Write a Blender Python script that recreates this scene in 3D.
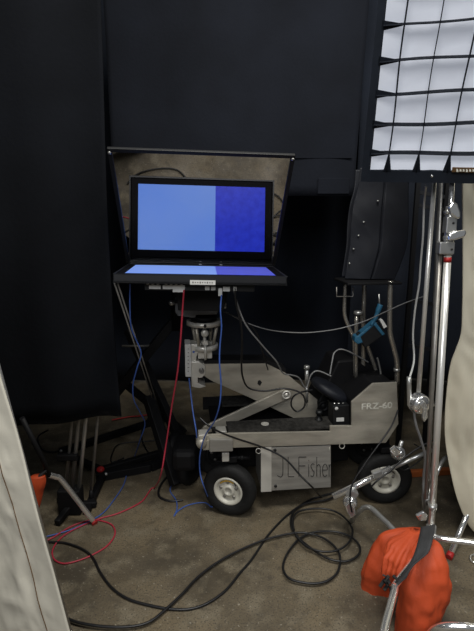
import bpy, math, random
from mathutils import Vector, Matrix, noise
random.seed(7)
for o in list(bpy.data.objects): bpy.data.objects.remove(o)
sc = bpy.context.scene
COL = sc.collection
# ------------------------------------------------------------------ camera
H = 1.45; PITCH = math.radians(12.0); F = 474.0
cam = bpy.data.cameras.new('camera'); cam.sensor_fit = 'HORIZONTAL'; cam.sensor_width = 36; cam.lens = 36*F/474
cam.clip_start = 0.02; cam.clip_end = 100
co = bpy.data.objects.new('camera', cam); COL.objects.link(co)
co.location = (0, 0, H); co.rotation_euler = (math.pi/2 - PITCH, 0, 0)
sc.camera = co
# ------------------------------------------------------------------ world, lamps, exposure
w = bpy.data.worlds.new('studio_air'); sc.world = w; w.use_nodes = True
w.node_tree.nodes['Background'].inputs[0].default_value = (0.85, 0.92, 1.0, 1)
w.node_tree.nodes['Background'].inputs[1].default_value = 0.10
def area(name, loc, aim, size, power, color=(1, 1, 1), sizey=None, spread=180):
    l = bpy.data.lights.new(name, 'AREA'); l.energy = power; l.color = color
    l.shape = 'RECTANGLE'; l.size = size; l.size_y = sizey or size; l.spread = math.radians(spread)
    o = bpy.data.objects.new(name, l); COL.objects.link(o); o.location = loc
    o.rotation_euler = (Vector(aim) - Vector(loc)).to_track_quat('-Z', 'Y').to_euler()
    return o
area('ceiling_light', (0.2, 0.7, 3.6), (0.15, 1.7, 0), 0.9, 66, (1.0, 0.97, 0.90), 0.9)
area('ceiling_light', (-0.5, -1.3, 2.7), (-0.1, 2.1, 0.6), 1.2, 38, (0.97, 0.98, 1.0))
area('ceiling_light', (2.0, 0.75, 3.3), (0.75, 2.3, 0.7), 0.8, 30, (0.94, 0.97, 1.0))
vs = sc.view_settings
vs.view_transform = 'Standard'; vs.look = 'None'; vs.exposure = 0.12; vs.gamma = 1.0; vs.use_curve_mapping = False
# ------------------------------------------------------------------ projection helpers
_c, _s = math.cos(PITCH), math.sin(PITCH)
def ray(px, py):
    u = (px - 237)/F; v = (py - 315.5)/F
    return Vector((u, _c - _s*v, -(_s + _c*v)))
CP = Vector((0, 0, H))
def at(px, py, Y):
    r = ray(px, py); return CP + r*(Y/r.y)
def fl(px, py, z=0.0):
    r = ray(px, py); return CP + r*((z - H)/r.z)
# ------------------------------------------------------------------ mesh builder
class MB:
    def __init__(s): s.v = []; s.f = []; s.sm = []
    def add(s, vs, fs, smooth=False):
        n = len(s.v); s.v += [tuple(p) for p in vs]
        for f in fs: s.f.append(tuple(i + n for i in f)); s.sm.append(smooth)
        return s
    def box(s, c, size, rot=None):
        x, y, z = (d/2 for d in size); R = rot or Matrix.Identity(3); c = Vector(c)
        P = [c + R @ Vector((a*x, b*y, d*z)) for a in (-1, 1) for b in (-1, 1) for d in (-1, 1)]
        return s.add(P, [(0, 1, 3, 2), (4, 6, 7, 5), (0, 4, 5, 1), (2, 3, 7, 6), (0, 2, 6, 4), (1, 5, 7, 3)])
    def beam(s, a, b, w, h, up=(0, 0, 1)):
        a, b = Vector(a), Vector(b); d = (b - a).normalized()
        sd = d.cross(Vector(up)); sd = sd.normalized() if sd.length > 1e-4 else Vector((1, 0, 0))
        u = sd.cross(d)
        R = Matrix((d, sd, u)).transposed()
        return s.box((a + b)/2, ((b - a).length, w, h), R)
    def tube(s, pts, r, n=10, cap=True, closed=False):
        pts = [Vector(p) for p in pts]; m = len(pts)
        rs = r if isinstance(r, (list, tuple)) else [r]*m
        t0 = (pts[1] - pts[0]).normalized()
        nrm = t0.orthogonal().normalized(); V = []; Fc = []
        for i in range(m):
            if closed: t = (pts[(i+1) % m] - pts[i-1]).normalized()
            else: t = (pts[min(i+1, m-1)] - pts[max(i-1, 0)]).normalized()
            nrm = (nrm - t*nrm.dot(t)).normalized(); bn = t.cross(nrm)
            for k in range(n):
                a = 2*math.pi*k/n; V.append(pts[i] + (nrm*math.cos(a) + bn*math.sin(a))*rs[i])
        for i in range(m if closed else m-1):
            j = (i+1) % m
            for k in range(n):
                k2 = (k+1) % n; Fc.append((i*n+k, i*n+k2, j*n+k2, j*n+k))
        s.add(V, Fc, True)
        if cap and not closed:
            s.add(V[:n], [tuple(reversed(range(n)))]); s.add(V[-n:], [tuple(range(n))])
        return s
    def cyl(s, a, b, r, n=20): return s.tube([a, b], r, n)
    def lathe(s, c, axis, prof, n=32, cap=True):
        """prof: list of (distance along axis, radius)"""
        ax = Vector(axis).normalized(); u = ax.orthogonal().normalized(); w_ = ax.cross(u); c = Vector(c); V = []; Fc = []
        for (d, r) in prof:
            for k in range(n):
                a = 2*math.pi*k/n; V.append(c + ax*d + (u*math.cos(a) + w_*math.sin(a))*r)
        for i in range(len(prof)-1):
            for k in range(n):
                k2 = (k+1) % n; Fc.append((i*n+k, i*n+k2, (i+1)*n+k2, (i+1)*n+k))
        s.add(V, Fc, True)
        if not cap: return s
        if prof[0][1] > 1e-5: s.add(V[:n], [tuple(reversed(range(n)))])
        if prof[-1][1] > 1e-5: s.add(V[-n:], [tuple(range(n))])
        return s
    def prism(s, poly, off):
        """poly: planar list of points, off: extrusion vector"""
        n = len(poly); off = Vector(off); P = [Vector(p) for p in poly]; Q = [p + off for p in P]
        Fc = [tuple(range(n)), tuple(reversed(range(n, 2*n)))] + [(i, i+n, (i+1) % n + n, (i+1) % n) for i in range(n)]
        return s.add(P + Q, Fc)
    def ball(s, c, r, n=12, m=18):
        r = Vector((r, r, r)) if not hasattr(r, '__len__') else Vector(r); c = Vector(c); V = []; Fc = []
        for i in range(n+1):
            th = math.pi*i/n
            for k in range(m):
                ph = 2*math.pi*k/m
                V.append(c + Vector((r.x*math.sin(th)*math.cos(ph), r.y*math.sin(th)*math.sin(ph), r.z*math.cos(th))))
        for i in range(n):
            for k in range(m):
                Fc.append((i*m+k, (i+1)*m+k, (i+1)*m+(k+1) % m, i*m+(k+1) % m))
        return s.add(V, Fc, True)
    def sheet(s, fn, nu, nv):
        V = [fn(i/nu, j/nv) for j in range(nv+1) for i in range(nu+1)]
        Fc = [(j*(nu+1)+i, j*(nu+1)+i+1, (j+1)*(nu+1)+i+1, (j+1)*(nu+1)+i) for j in range(nv) for i in range(nu)]
        return s.add(V, Fc, True)
    def build(s, name, m, parent=None, thick=0, bevel=0, smooth=None, fix=True):
        me = bpy.data.meshes.new(name); me.from_pydata(s.v, [], s.f)
        for p, q in zip(me.polygons, s.sm): p.use_smooth = q
        if fix:
            import bmesh
            bm = bmesh.new(); bm.from_mesh(me); bmesh.ops.remove_doubles(bm, verts=bm.verts, dist=1e-6)
            bmesh.ops.recalc_face_normals(bm, faces=bm.faces); bm.to_mesh(me); bm.free()
        me.materials.append(m)
        o = bpy.data.objects.new(name, me); COL.objects.link(o)
        if parent: o.parent = parent
        if thick:
            md = o.modifiers.new('solid', 'SOLIDIFY'); md.thickness = thick; md.offset = 0
        if bevel:
            md = o.modifiers.new('bevel', 'BEVEL'); md.width = bevel; md.segments = 2; md.limit_method = 'ANGLE'; md.angle_limit = math.radians(40)
        return o
def spline(pts, k=10, closed=False):
    pts = [Vector(p) for p in pts]; n = len(pts); out = []
    for i in range(n if closed else n-1):
        if closed: a, b, c, d = pts[i-1], pts[i], pts[(i+1) % n], pts[(i+2) % n]
        else: a, b, c, d = pts[max(i-1, 0)], pts[i], pts[i+1], pts[min(i+2, n-1)]
        for j in range(k):
            t = j/k
            out.append(0.5*((2*b) + (c-a)*t + (2*a-5*b+4*c-d)*t*t + (3*b-a-3*c+d)*t**3))
    if not closed: out.append(pts[-1])
    return out
def tag(o, label=None, cat=None, group=None, kind=None):
    if label: o['label'] = label
    if cat: o['category'] = cat
    if group: o['group'] = group
    if kind: o['kind'] = kind
    return o
def empty(name, loc, label, cat, rz=0, group=None):
    o = bpy.data.objects.new(name, None); COL.objects.link(o); o.location = loc; o.rotation_euler = (0, 0, rz)
    o.empty_display_size = 0.05
    return tag(o, label, cat, group)
class Local:
    """builds parts given in world coordinates under an empty at loc (no rotation)"""
    def __init__(s, root): s.root = root; s.o = Vector(root.location)
    def build(s, mb, name, m, parent=None, **k):
        mb.v = [tuple(Vector(p) - s.o) for p in mb.v]
        return mb.build(name, m, parent or s.root, **k)
# ------------------------------------------------------------------ materials
def mat(name, col, rough=.6, metal=0.0, var=0.0, vscale=8, bump=0.0, bscale=40, col2=None, emit=None, estr=0, spec=.5, stretch=None, sheen=0, coat=0):
    m = bpy.data.materials.new(name); m.use_nodes = True; nt = m.node_tree; b = nt.nodes['Principled BSDF']
    b.inputs['Base Color'].default_value = (*col, 1); b.inputs['Roughness'].default_value = rough
    b.inputs['Metallic'].default_value = metal; b.inputs['Specular IOR Level'].default_value = spec
    b.inputs['Sheen Weight'].default_value = sheen; b.inputs['Coat Weight'].default_value = coat
    if emit: b.inputs['Emission Color'].default_value = (*emit, 1); b.inputs['Emission Strength'].default_value = estr
    if var or col2 or bump:
        tc = nt.nodes.new('ShaderNodeTexCoord'); mp = nt.nodes.new('ShaderNodeMapping'); nt.links.new(tc.outputs['Object'], mp.inputs[0])
        if stretch: mp.inputs['Scale'].default_value = stretch
    if var or col2:
        nz = nt.nodes.new('ShaderNodeTexNoise'); nz.inputs['Scale'].default_value = vscale; nz.inputs['Detail'].default_value = 6
        nt.links.new(mp.outputs[0], nz.inputs['Vector'])
        mx = nt.nodes.new('ShaderNodeMix'); mx.data_type = 'RGBA'
        c2 = col2 or tuple(c*(1-var) for c in col)
        mx.inputs[6].default_value = (*col, 1); mx.inputs[7].default_value = (*c2, 1)
        rp = nt.nodes.new('ShaderNodeMapRange'); rp.inputs[1].default_value = .35; rp.inputs[2].default_value = .65
        nt.links.new(nz.outputs[0], rp.inputs[0]); nt.links.new(rp.outputs[0], mx.inputs[0]); nt.links.new(mx.outputs[2], b.inputs['Base Color'])
    if bump:
        nb = nt.nodes.new('ShaderNodeTexNoise'); nb.inputs['Scale'].default_value = bscale; nb.inputs['Detail'].default_value = 5
        nt.links.new(mp.outputs[0], nb.inputs['Vector'])
        bp = nt.nodes.new('ShaderNodeBump'); bp.inputs['Strength'].default_value = bump; bp.inputs['Distance'].default_value = .01
        nt.links.new(nb.outputs[0], bp.inputs['Height']); nt.links.new(bp.outputs[0], b.inputs['Normal'])
    return m
M_curt = mat('black_duvetyne', (.0042, .0050, .0072), .95, var=.35, vscale=3, bump=.15, bscale=60, spec=.15)
M_curt2 = mat('dark_navy_drape', (.0075, .0092, .0145), .9, var=.35, vscale=2.5, bump=.15, bscale=60, spec=.2)
M_drape3 = mat('hazed_navy_drape', (.013, .017, .027), .9, var=.35, vscale=2.5, bump=.15, bscale=60, spec=.3)  # bluish lens haze at the right is put into this lighter colour
M_bag = mat('black_vinyl', (.009, .0105, .016), .55, var=.3, vscale=6, bump=.15, bscale=14, spec=.35)
M_black = mat('black_plastic', (.006, .0065, .0075), .5, var=.2, spec=.4)
M_mon = mat('matt_black_bezel', (.003, .003, .004), .7, spec=.08)
M_blackm = mat('black_painted_steel', (.006, .006, .007), .6, var=.3, spec=.25)
M_bezel = mat('charcoal_metal', (.013, .014, .017), .5, .2, var=.15, vscale=20)
M_plate = mat('grey_machined_plate', (.17, .175, .19), .5, .3, var=.2, vscale=20)
M_alu = mat('worn_aluminium', (.50, .465, .39), .42, .40, var=.38, vscale=5, bump=.12, bscale=30, stretch=(1, 1, 3))
M_alu_b = mat('bright_aluminium', (.72, .70, .64), .36, .4, var=.15, vscale=9)
M_brush = mat('brushed_steel', (.42, .405, .37), .34, .45, var=.25, vscale=4, bump=.1, bscale=50, stretch=(1, 1, 12))
M_chrome = mat('chrome', (.92, .92, .91), .13, .86)
M_chrome2 = mat('satin_steel', (.60, .60, .58), .3, .75, var=.2, vscale=12)
M_dsteel = mat('dull_steel', (.34, .325, .30), .38, .6, var=.3, vscale=12)
M_rubber = mat('rubber_tyre', (.012, .012, .012), .7, var=.4, vscale=15, bump=.3, bscale=60, spec=.3)
M_hub = mat('cream_hub', (.62, .60, .52), .45, .1, var=.15, vscale=20)
M_yellow = mat('yellow_paint', (.62, .36, .03), .5, var=.2)
M_carpet = mat('dark_carpet', (.045, .043, .040), .95, var=.5, vscale=60, bump=.6, bscale=200, spec=.1)
M_orange = mat('orange_canvas', (.58, .080, .024), .6, var=.22, vscale=7, bump=.25, bscale=25, spec=.3)
M_orange_plank = mat('orange_wood', (.42, .11, .025), .6, var=.25, vscale=9, stretch=(.3, 3, 3))
M_strap = mat('grey_webbing', (.035, .036, .038), .8, var=.25, vscale=30, bump=.3, bscale=150)
M_muslin = mat('cream_muslin', (.62, .59, .50), .85, var=.10, vscale=3, bump=.25, bscale=9, spec=.2)
M_muslin2 = mat('yellowed_muslin', (.74, .68, .53), .85, var=.12, vscale=3, bump=.3, bscale=8, spec=.2)
M_red = mat('red_cable', (.42, .030, .055), .45)
M_red2 = mat('red_vinyl', (.45, .02, .02), .5)
M_blue = mat('blue_cable', (.05, .115, .40), .45)
M_blackc = mat('black_cable', (.008, .008, .009), .42, spec=.5)
M_post = mat('polished_steel_post', (.50, .47, .42), .22, .8)
M_polish = mat('pale_polished_steel', (.85, .84, .80), .28, .55)
M_white = mat('white_plastic', (.62, .62, .60), .5, var=.06, vscale=40)
M_greyc = mat('grey_cable', (.20, .20, .20), .45)
M_bluecl = mat('blue_nylon', (.016, .105, .19), .55, var=.2, vscale=30)
M_ink = mat('black_ink', (.010, .010, .010), .6)
M_paint = mat('worn_white_paint', (.66, .64, .56), .6, var=.2, vscale=60)
M_brown = mat('brown_label', (.16, .085, .03), .6, var=.3, vscale=60)
def floor_mat():
    m = bpy.data.materials.new('stained_concrete'); m.use_nodes = True; nt = m.node_tree; b = nt.nodes['Principled BSDF']
    N = lambda t: nt.nodes.new(t); L = nt.links.new
    tc = N('ShaderNodeTexCoord')
    def nz(scale, det, lo, hi):
        n = N('ShaderNodeTexNoise'); n.inputs['Scale'].default_value = scale; n.inputs['Detail'].default_value = det; L(tc.outputs['Object'], n.inputs['Vector'])
        r = N('ShaderNodeMapRange'); r.inputs[1].default_value = lo; r.inputs[2].default_value = hi; L(n.outputs[0], r.inputs[0]); return r
    def mix(f, a, bb):
        x = N('ShaderNodeMix'); x.data_type = 'RGBA'; L(f.outputs[0], x.inputs[0])
        for i, c in ((6, a), (7, bb)):
            if isinstance(c, tuple): x.inputs[i].default_value = (*c, 1)
            else: L(c.outputs[2], x.inputs[i])
        return x
    c = mix(nz(2.2, 5, .38, .62), (.165, .130, .080), (.062, .050, .033))
    c = mix(nz(9, 7, .50, .70), c, (.185, .155, .105))
    c = mix(nz(19, 6, .54, .86), c, (.045, .037, .026))
    c = mix(nz(150, 6, .52, .66), c, (.058, .048, .034))
    c = mix(nz(85, 3, .64, .74), c, (.30, .27, .21))
    L(c.outputs[2], b.inputs['Base Color'])
    r = nz(5, 5, .3, .7); r.inputs[3].default_value = .50; r.inputs[4].default_value = .80; L(r.outputs[0], b.inputs['Roughness'])
    nb = N('ShaderNodeTexNoise'); nb.inputs['Scale'].default_value = 45; nb.inputs['Detail'].default_value = 8; L(tc.outputs['Object'], nb.inputs['Vector'])
    bp = N('ShaderNodeBump'); bp.inputs['Strength'].default_value = .35; bp.inputs['Distance'].default_value = .006
    L(nb.outputs[0], bp.inputs['Height']); L(bp.outputs[0], b.inputs['Normal'])
    return m
M_floor = floor_mat()
def screen_mat():
    m = bpy.data.materials.new('camera_feed'); m.use_nodes = True; nt = m.node_tree; b = nt.nodes['Principled BSDF']
    N = lambda t: nt.nodes.new(t); L = nt.links.new
    tc = N('ShaderNodeTexCoord'); sp = N('ShaderNodeSeparateXYZ'); L(tc.outputs['Object'], sp.inputs[0])
    st = N('ShaderNodeMapRange'); st.inputs[1].default_value = .0600; st.inputs[2].default_value = .0620; L(sp.outputs[0], st.inputs[0])
    n = N('ShaderNodeTexNoise'); n.inputs['Scale'].default_value = 34; n.inputs['Detail'].default_value = 5; L(tc.outputs['Object'], n.inputs['Vector'])
    n2 = N('ShaderNodeTexNoise'); n2.inputs['Scale'].default_value = 4; n2.inputs['Detail'].default_value = 3; L(tc.outputs['Object'], n2.inputs['Vector'])
    def mx(f, a, c):
        x = N('ShaderNodeMix'); x.data_type = 'RGBA'
        if f is not None: L(f, x.inputs[0])
        for i, q in ((6, a), (7, c)):
            if isinstance(q, tuple): x.inputs[i].default_value = (*q, 1)
            else: L(q.outputs[2], x.inputs[i])
        return x
    left = mx(n2.outputs[0], (.095, .22, .73), (.15, .27, .66))
    right = mx(n.outputs[0], (.008, .014, .33), (.026, .05, .62))
    c = mx(st.outputs[0], left, right)
    b.inputs['Base Color'].default_value = (.01, .01, .01, 1); b.inputs['Roughness'].default_value = .28; b.inputs['Specular IOR Level'].default_value = .08; b.inputs['Sheen Weight'].default_value = .5; b.inputs['Sheen Roughness'].default_value = .35
    L(c.outputs[2], b.inputs['Emission Color']); b.inputs['Emission Strength'].default_value = 1.2
    return m
M_screen = screen_mat()
def glass_mat():
    m = bpy.data.materials.new('beam_splitter_glass'); m.use_nodes = True; nt = m.node_tree; nt.nodes.clear()
    N = lambda t: nt.nodes.new(t); L = nt.links.new
    g = N('ShaderNodeBsdfGlossy'); g.inputs['Roughness'].default_value = 0.0; g.inputs['Color'].default_value = (.70, .70, .71, 1)
    t = N('ShaderNodeBsdfTransparent'); t.inputs['Color'].default_value = (.5, .5, .5, 1)
    mx = N('ShaderNodeMixShader'); mx.inputs[0].default_value = .88; L(t.outputs[0], mx.inputs[1]); L(g.outputs[0], mx.inputs[2])
    o = N('ShaderNodeOutputMaterial'); L(mx.outputs[0], o.inputs[0]); return m
M_glass = glass_mat()
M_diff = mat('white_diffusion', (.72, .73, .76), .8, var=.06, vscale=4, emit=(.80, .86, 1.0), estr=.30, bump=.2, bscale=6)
M_grid = mat('black_grid_fabric', (.010, .013, .020), .8, spec=.2)
M_sbedge = mat('dark_nylon', (.016, .022, .034), .7, var=.3, vscale=8, bump=.3, bscale=12, spec=.3)

# ================================================================== SETTING
tag(MB().box((0, 1.2, -.025), (7.6, 7.2, .05)).build('floor', M_floor), kind='structure')
def drape(name, x0, x1, Y, z0, z1, m, amp=.03, freq=7, kind=None, ph=0, thick=.006, xoff=None, nu=90, nv=24, dy=0, hem=0):
    def fn(u, v):
        x = x0 + (x1-x0)*u; z = z0 + (z1-z0)*v
        f = math.sin(x*freq*1.0 + ph + .5*math.sin(z*1.3+ph)) + .5*math.sin(x*freq*2.3 + 1.7 + ph)
        y = Y + dy*u + amp*f*(0.75+.25*math.sin(z*2+ph)) + .012*noise.noise(Vector((x*3, z*1.5, ph)))
        xx = x + (xoff(u, v) if xoff else 0)
        return (xx, y, z + (.008*noise.noise(Vector((x*5, ph, 0))) + hem*u**3)*(1-v))
    o = MB().sheet(fn, nu, nv).build(name, m, thick=thick, fix=False)
    if kind: tag(o, kind=kind)
    return o
drape('wall_back', -3.7, 3.7, 4.0, .012, 4.4, M_drape3, .045, 5, 'structure', nu=200)
sd = MB().box((-3.75, 1.2, 2.2), (.06, 7.2, 4.4)).build('wall_left', M_curt); tag(sd, kind='structure')
sd = MB().box((3.75, 1.2, 2.2), (.06, 7.2, 4.4)).build('wall_right', M_curt2); tag(sd, kind='structure')

# hanging black curtain on the left, ends above the floor
xr = at(107, 200, 2.0).x
def lx(u, v):
    return (.004*(1-v)**2 - .012*math.sin(v*5))*u
cur = drape('black_curtain', -1.95, xr, 2.02, at(60, 429, 2.0).z, 2.75, M_curt, .028, 9, None, .6, xoff=lx, hem=.05)
tag(cur, 'long black curtain hanging at the left, its hem above the floor', 'curtain')
# broad upper drape behind the monitor with a pocketed lower corner
c = empty('black_valance', (at(225, 90, 2.75).x, 2.75, 2.9), 'black upper drape behind the monitor with a pocket at its lower right corner', 'curtain')
L_ = Local(c)
def valfn(u, v):
    xa = at(112, 170, 2.75).x; xb = at(353, 195, 2.75).x
    x = xa + (xb-xa)*u + .05*v*u; z0 = at(300, 196, 2.75).z; z = z0 + (3.0-z0)*v
    y = 2.75 + .012*math.sin(x*9) + .014*math.sin(x*4+z*2) + .01*noise.noise(Vector((x*3, z*3, 2))) - .03*max(0, (u-.5))*v
    return (x, y, z)
L_.build(MB().sheet(valfn, 60, 24), 'cloth', M_curt2, thick=.006, fix=False)
p0, p1 = at(318, 178, 2.72), at(349, 194, 2.72)
L_.build(MB().box((p0+p1)/2 + Vector((0, .0, 0)), (p1.x-p0.x, .012, p0.z-p1.z)), 'pocket', M_curt2, bevel=.004)
L_.build(MB().box(((at(222,0,2.72).x+at(352,0,2.72).x)/2, 2.728, at(300, 157, 2.728).z), (.75, .008, .012)), 'seam_band', M_curt2)
# dark drape on the right behind the bag
dr = drape('navy_drape', at(356, 200, 3.1).x, 2.6, 3.1, .35, 3.6, M_drape3, .03, 6, None, 2.1)
tag(dr, 'dark navy drape hanging behind the chrome stands at the right', 'curtain')

# ================================================================== DOLLY
DA = math.radians(7.0)
DL = at(200, 440, 2.05); DL.z = 0
dolly = empty('camera_dolly', DL, 'four wheeled metal camera dolly with a folded lifting arm and lettered steel side panel', 'camera dolly', DA)
R3 = Matrix.Rotation(DA, 3, 'Z'); R3i = R3.inverted()
def D(px, py, ly):
    """point on the dolly's own plane local y = ly, seen at a pixel"""
    o = R3i @ (CP - DL); d = R3i @ ray(px, py); return o + d*((ly - o.y)/d.y)
def DP(poly, ly, th, **k): return MB().prism([D(x, y, ly) for x, y in poly], (0, th, 0))
def db(mb, name, m, parent=None, **k): return mb.build(name, m, parent or dolly, **k)
# chassis frame rails
frame_poly = [(206, 435), (228, 433.5), (330, 431.5), (330, 426), (351.6, 426), (351.6, 402), (373, 383.5), (397, 382.4), (398.5, 424), (386, 443), (230, 448), (208, 449)]
fr = db(DP(frame_poly, 0, .012), 'side_frame', M_alu, bevel=.002)
# far side frame, coloured black to stand in for shade under the arm
zt, zb = D(230, 433.5, 0).z, D(230, 448, 0).z
xa, xb = D(208, 440, 0).x, D(390, 440, 0).x
db(MB().box(((xa+xb)/2, .47, (zt+zb)/2), (xb-xa, .012, zt-zb)), 'side_frame', M_blackm, bevel=.002)
# rear housing body behind the frame
hz = D(385, 383, 0).z; hx0 = D(353, 402, 0).x; hx1 = D(396, 383, 0).x
hp = [(hx0, zt), (hx0, D(352, 402, 0).z-.004), (D(373, 384, 0).x, hz-.004), (hx1-.004, hz-.004), (hx1-.004, zb+.01), (hx0, zb+.01)]
db(MB().prism([(x, .0125, z) for x, z in hp], (0, .44, 0)), 'rear_housing', M_blackm, bevel=.006)
# deck with carpet
dk0 = D(229, 433, 0).x; dk1 = D(351, 433, 0).x
db(MB().box(((dk0+dk1)/2, .075, zt-.006), (dk1-dk0, .125, .012)), 'carpeted_deck', M_carpet, bevel=.002)
db(MB().box(((dk0+dk1)/2, .405, zt-.006), (dk1-dk0, .125, .012)), 'carpeted_deck', M_carpet, bevel=.002)
db(MB().box(((xa+dk1)/2+.01, .24, zb+.012), (dk1-xa-.04, .45, .02)), 'chassis_floor', M_blackm)
b1 = MB()
q = D(265, 425.5, .08)
b1.lathe((q.x, .08, zt+.0005), (0, 0, 1), [(0, .020), (.003, .020), (.003, .013), (.001, .012)], 24); db(b1, 'deck_grommet', M_alu_b)
# end block at the front and its tow bolts
db(DP([(209.5, 439.5), (233, 439.5), (233, 451.5), (209.5, 452)], -.022, .05), 'corner_block', M_brush, bevel=.003)
e = MB(); e.lathe(D(201.5, 443, .0), (0, 1, 0), [(-.02, .0), (-.02, .008), (-.016, .022), (0, .026), (.05, .026)], 20)
e.box(D(206, 443, .02), (.03, .05, .045)); db(e, 'tow_eye', M_alu)
e = MB(); e.box(D(203, 434, .05), (.045, .06, .022)); db(e, 'tow_eye', M_alu_b, bevel=.003); e = MB(); e.box(D(221, 431.5, .09), (.05, .06, .03)); db(e, 'tow_pin_block', M_alu_b, bevel=.003)
# belly panel with lettering
pl = db(DP([(262, 448), (331, 445.5), (331, 487.5), (262, 491.5)], .004, .19), 'belly_panel', M_brush, bevel=.003)
db(DP([(261, 447.5), (271.5, 447), (271.5, 491.5), (261, 492)], .001, .006), 'panel_flange', M_alu_b)
for (x, y) in ((275, 450), (275.5, 486)):
    s_ = MB(); s_.lathe(D(x, y, .003), (0, 1, 0), [(-.004, 0), (-.004, .007), (.002, .008)], 16); db(s_, 'panel_bolt', M_ink)
s_ = MB(); s_.tube([D(258.5+math.cos(a/12*2*math.pi)*2.6, 451+math.sin(a/12*2*math.pi)*2.6, .003) for a in range(12)], .002, 6, closed=True); db(s_, 'lashing_ring', M_alu_b)
s_ = MB(); s_.tube([D(342+math.cos(a/12*2*math.pi)*2.6, 446+math.sin(a/12*2*math.pi)*2.6, .003) for a in range(12)], .002, 6, closed=True); db(s_, 'lashing_ring', M_alu_b)
def text_mesh(txt, name, m, parent, size, width, mtx, bold=0.0, ext=.0006):
    cu = bpy.data.curves.new(name, 'FONT'); cu.body = txt; cu.size = size; cu.extrude = ext; cu.offset = bold
    t = bpy.data.objects.new(name, cu); COL.objects.link(t)
    bpy.context.view_layer.update()
    me = bpy.data.meshes.new_from_object(t.evaluated_get(bpy.context.evaluated_depsgraph_get()))
    COL.objects.unlink(t); bpy.data.objects.remove(t)
    xs = [v.co.x for v in me.vertices]; sx = width/(max(xs)-min(xs)); x0 = min(xs)
    for v in me.vertices: v.co = mtx @ Vector(((v.co.x-x0)*sx, v.co.y, v.co.z))
    me.materials.clear(); me.materials.append(m)
    o = bpy.data.objects.new(name, me); COL.objects.link(o); o.parent = parent; return o
def upright(p): return Matrix.Translation(p) @ Matrix.Rotation(math.pi/2, 4, 'X')
# thin single-line lettering J L Fisher built as strokes
def strokes(S, name, m, x0, y0, x1, y1, ly, r):
    mb = MB()
    for st in S:
        pts = [D(x0 + (x1-x0)*a, y1 + (y0-y1)*b, ly) for a, b in st]
        if len(pts) > 2: pts = spline(pts, 5)
        mb.tube(pts, r, 5)
    return db(mb, name, m)
JL = [[(.10, 1.0), (.10, .15), (.06, -.02), (0, .05)],
      [(.20, 1.0), (.20, 0)], [(.20, 0), (.31, 0)],
      [(.40, 1.0), (.40, 0)], [(.40, 1.0), (.54, 1.0)], [(.40, .55), (.52, .55)],
      [(.585, .62), (.585, 0)], [(.585, .80), (.585, .84)],
      [(.69, .60), (.66, .66), (.625, .55), (.65, .36), (.685, .2), (.66, .0), (.62, .05)],
      [(.735, 1.0), (.735, 0)], [(.735, .5), (.77, .63), (.80, .5)], [(.80, .5), (.80, 0)],
      [(.845, .33), (.93, .36), (.915, .58), (.885, .64), (.85, .5), (.845, .2), (.875, .0), (.925, .08)],
      [(.965, .62), (.965, 0)], [(.965, .45), (.985, .60), (1.0, .6)]]
strokes(JL, 'lettering', M_ink, 277.5, 457, 331, 476.5, .0025, .0016)
# rear lettering in worn block letters
p = D(361.5, 409.5, -.0012)
wd = D(392, 409, -.0012).x - p.x
text_mesh('FRZ-60', 'lettering', M_paint, dolly, .043, wd, upright(p), .0008)
# wheels
def wheel(px, py, ly, rad, turn=0.0, yellow=True, hm=None):
    cpt = D(px, py, ly); cpt.z = rad
    root = bpy.data.objects.new('wheel', None); COL.objects.link(root); root.parent = dolly; root.location = cpt; root.rotation_euler = (0, 0, turn)
    t = MB(); w2 = .036
    t.lathe((0, 0, 0), (0, 1, 0), [(-.024, rad*.53), (-.032, rad*.60), (-w2, rad*.80), (-.030, rad*.93), (-.018, rad*.99), (0, rad), (.018, rad*.99), (.030, rad*.93), (w2, rad*.80), (.032, rad*.60), (.024, rad*.53), (-.024, rad*.53)], 48, False)
    t.build('tyre', M_rubber, root)
    h = MB()
    h.lathe((0, 0, 0), (0, 1, 0), [(.026, rad*.545), (-.027, rad*.55), (-.031, rad*.54), (-.031, rad*.47), (-.020, rad*.43), (-.014, rad*.38), (-.020, rad*.22), (-.028, rad*.19), (-.028, rad*.12), (-.020, rad*.10), (-.020, 0)], 40)
    hb = h.build('hub', hm or M_hub, root)
    for k in range(5):
        a = k*2*math.pi/5+.4; q = Vector((math.cos(a)*rad*.31, -.016, math.sin(a)*rad*.31))
        MB().lathe(q, (0, -1, 0), [(0, .008), (.004, .008), (.006, .004), (.006, 0)], 12).build('lug_nut', M_dsteel, hb)
    v = MB(); v.cyl((rad*.2, -.016, rad*.40), (rad*.3, -.034, rad*.30), .003, 8); v.build('valve_stem', M_ink, hb)
    if yellow:
        y = MB(); pts = []
        for i in range(9):
            a = math.radians(60+i*10); pts.append(Vector((math.cos(a)*rad*.40, -.0240, math.sin(a)*rad*.40)))
        y.tube(pts, .0035, 6); y.build('paint_mark', M_yellow, hb)
    return root
wheel(229.8, 488, .035, .134, math.radians(-25))
wheel(384, 478, .035, .137, math.radians(-10))
wheel(218, 455, .41, .134, math.radians(8), False, M_rubber)  # far hubs coloured tyre black, painting in the shade of the undercarriage
wheel(366, 455, .41, .134, 0, False, M_rubber)
# wheel forks / axles
for (px, ly) in ((230.5, .035), (384, .035), (218, .41), (366, .41)):
    cx = D(px, 470, ly).x
    k = MB(); k.box((cx, ly+.085, .19), (.05, .03, .21)); k.box((cx, ly+.06, .137), (.03, .06, .03)); k.box((cx, ly+.04, .296), (.06, .12, .03))
    db(k, 'wheel_bracket', M_blackm, bevel=.003)
s_ = MB(); s_.box(D(225.5, 456.5, .01), (.034, .02, .045)); db(s_, 'steering_post', M_alu_b, bevel=.003)
s_ = MB(); s_.cyl(D(236, 457.5, .03), D(250, 458, .03), .010); s_.cyl(D(240, 457.6, .03), D(244, 457.7, .03), .014); db(s_, 'hydraulic_valve', M_blackm)
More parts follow.
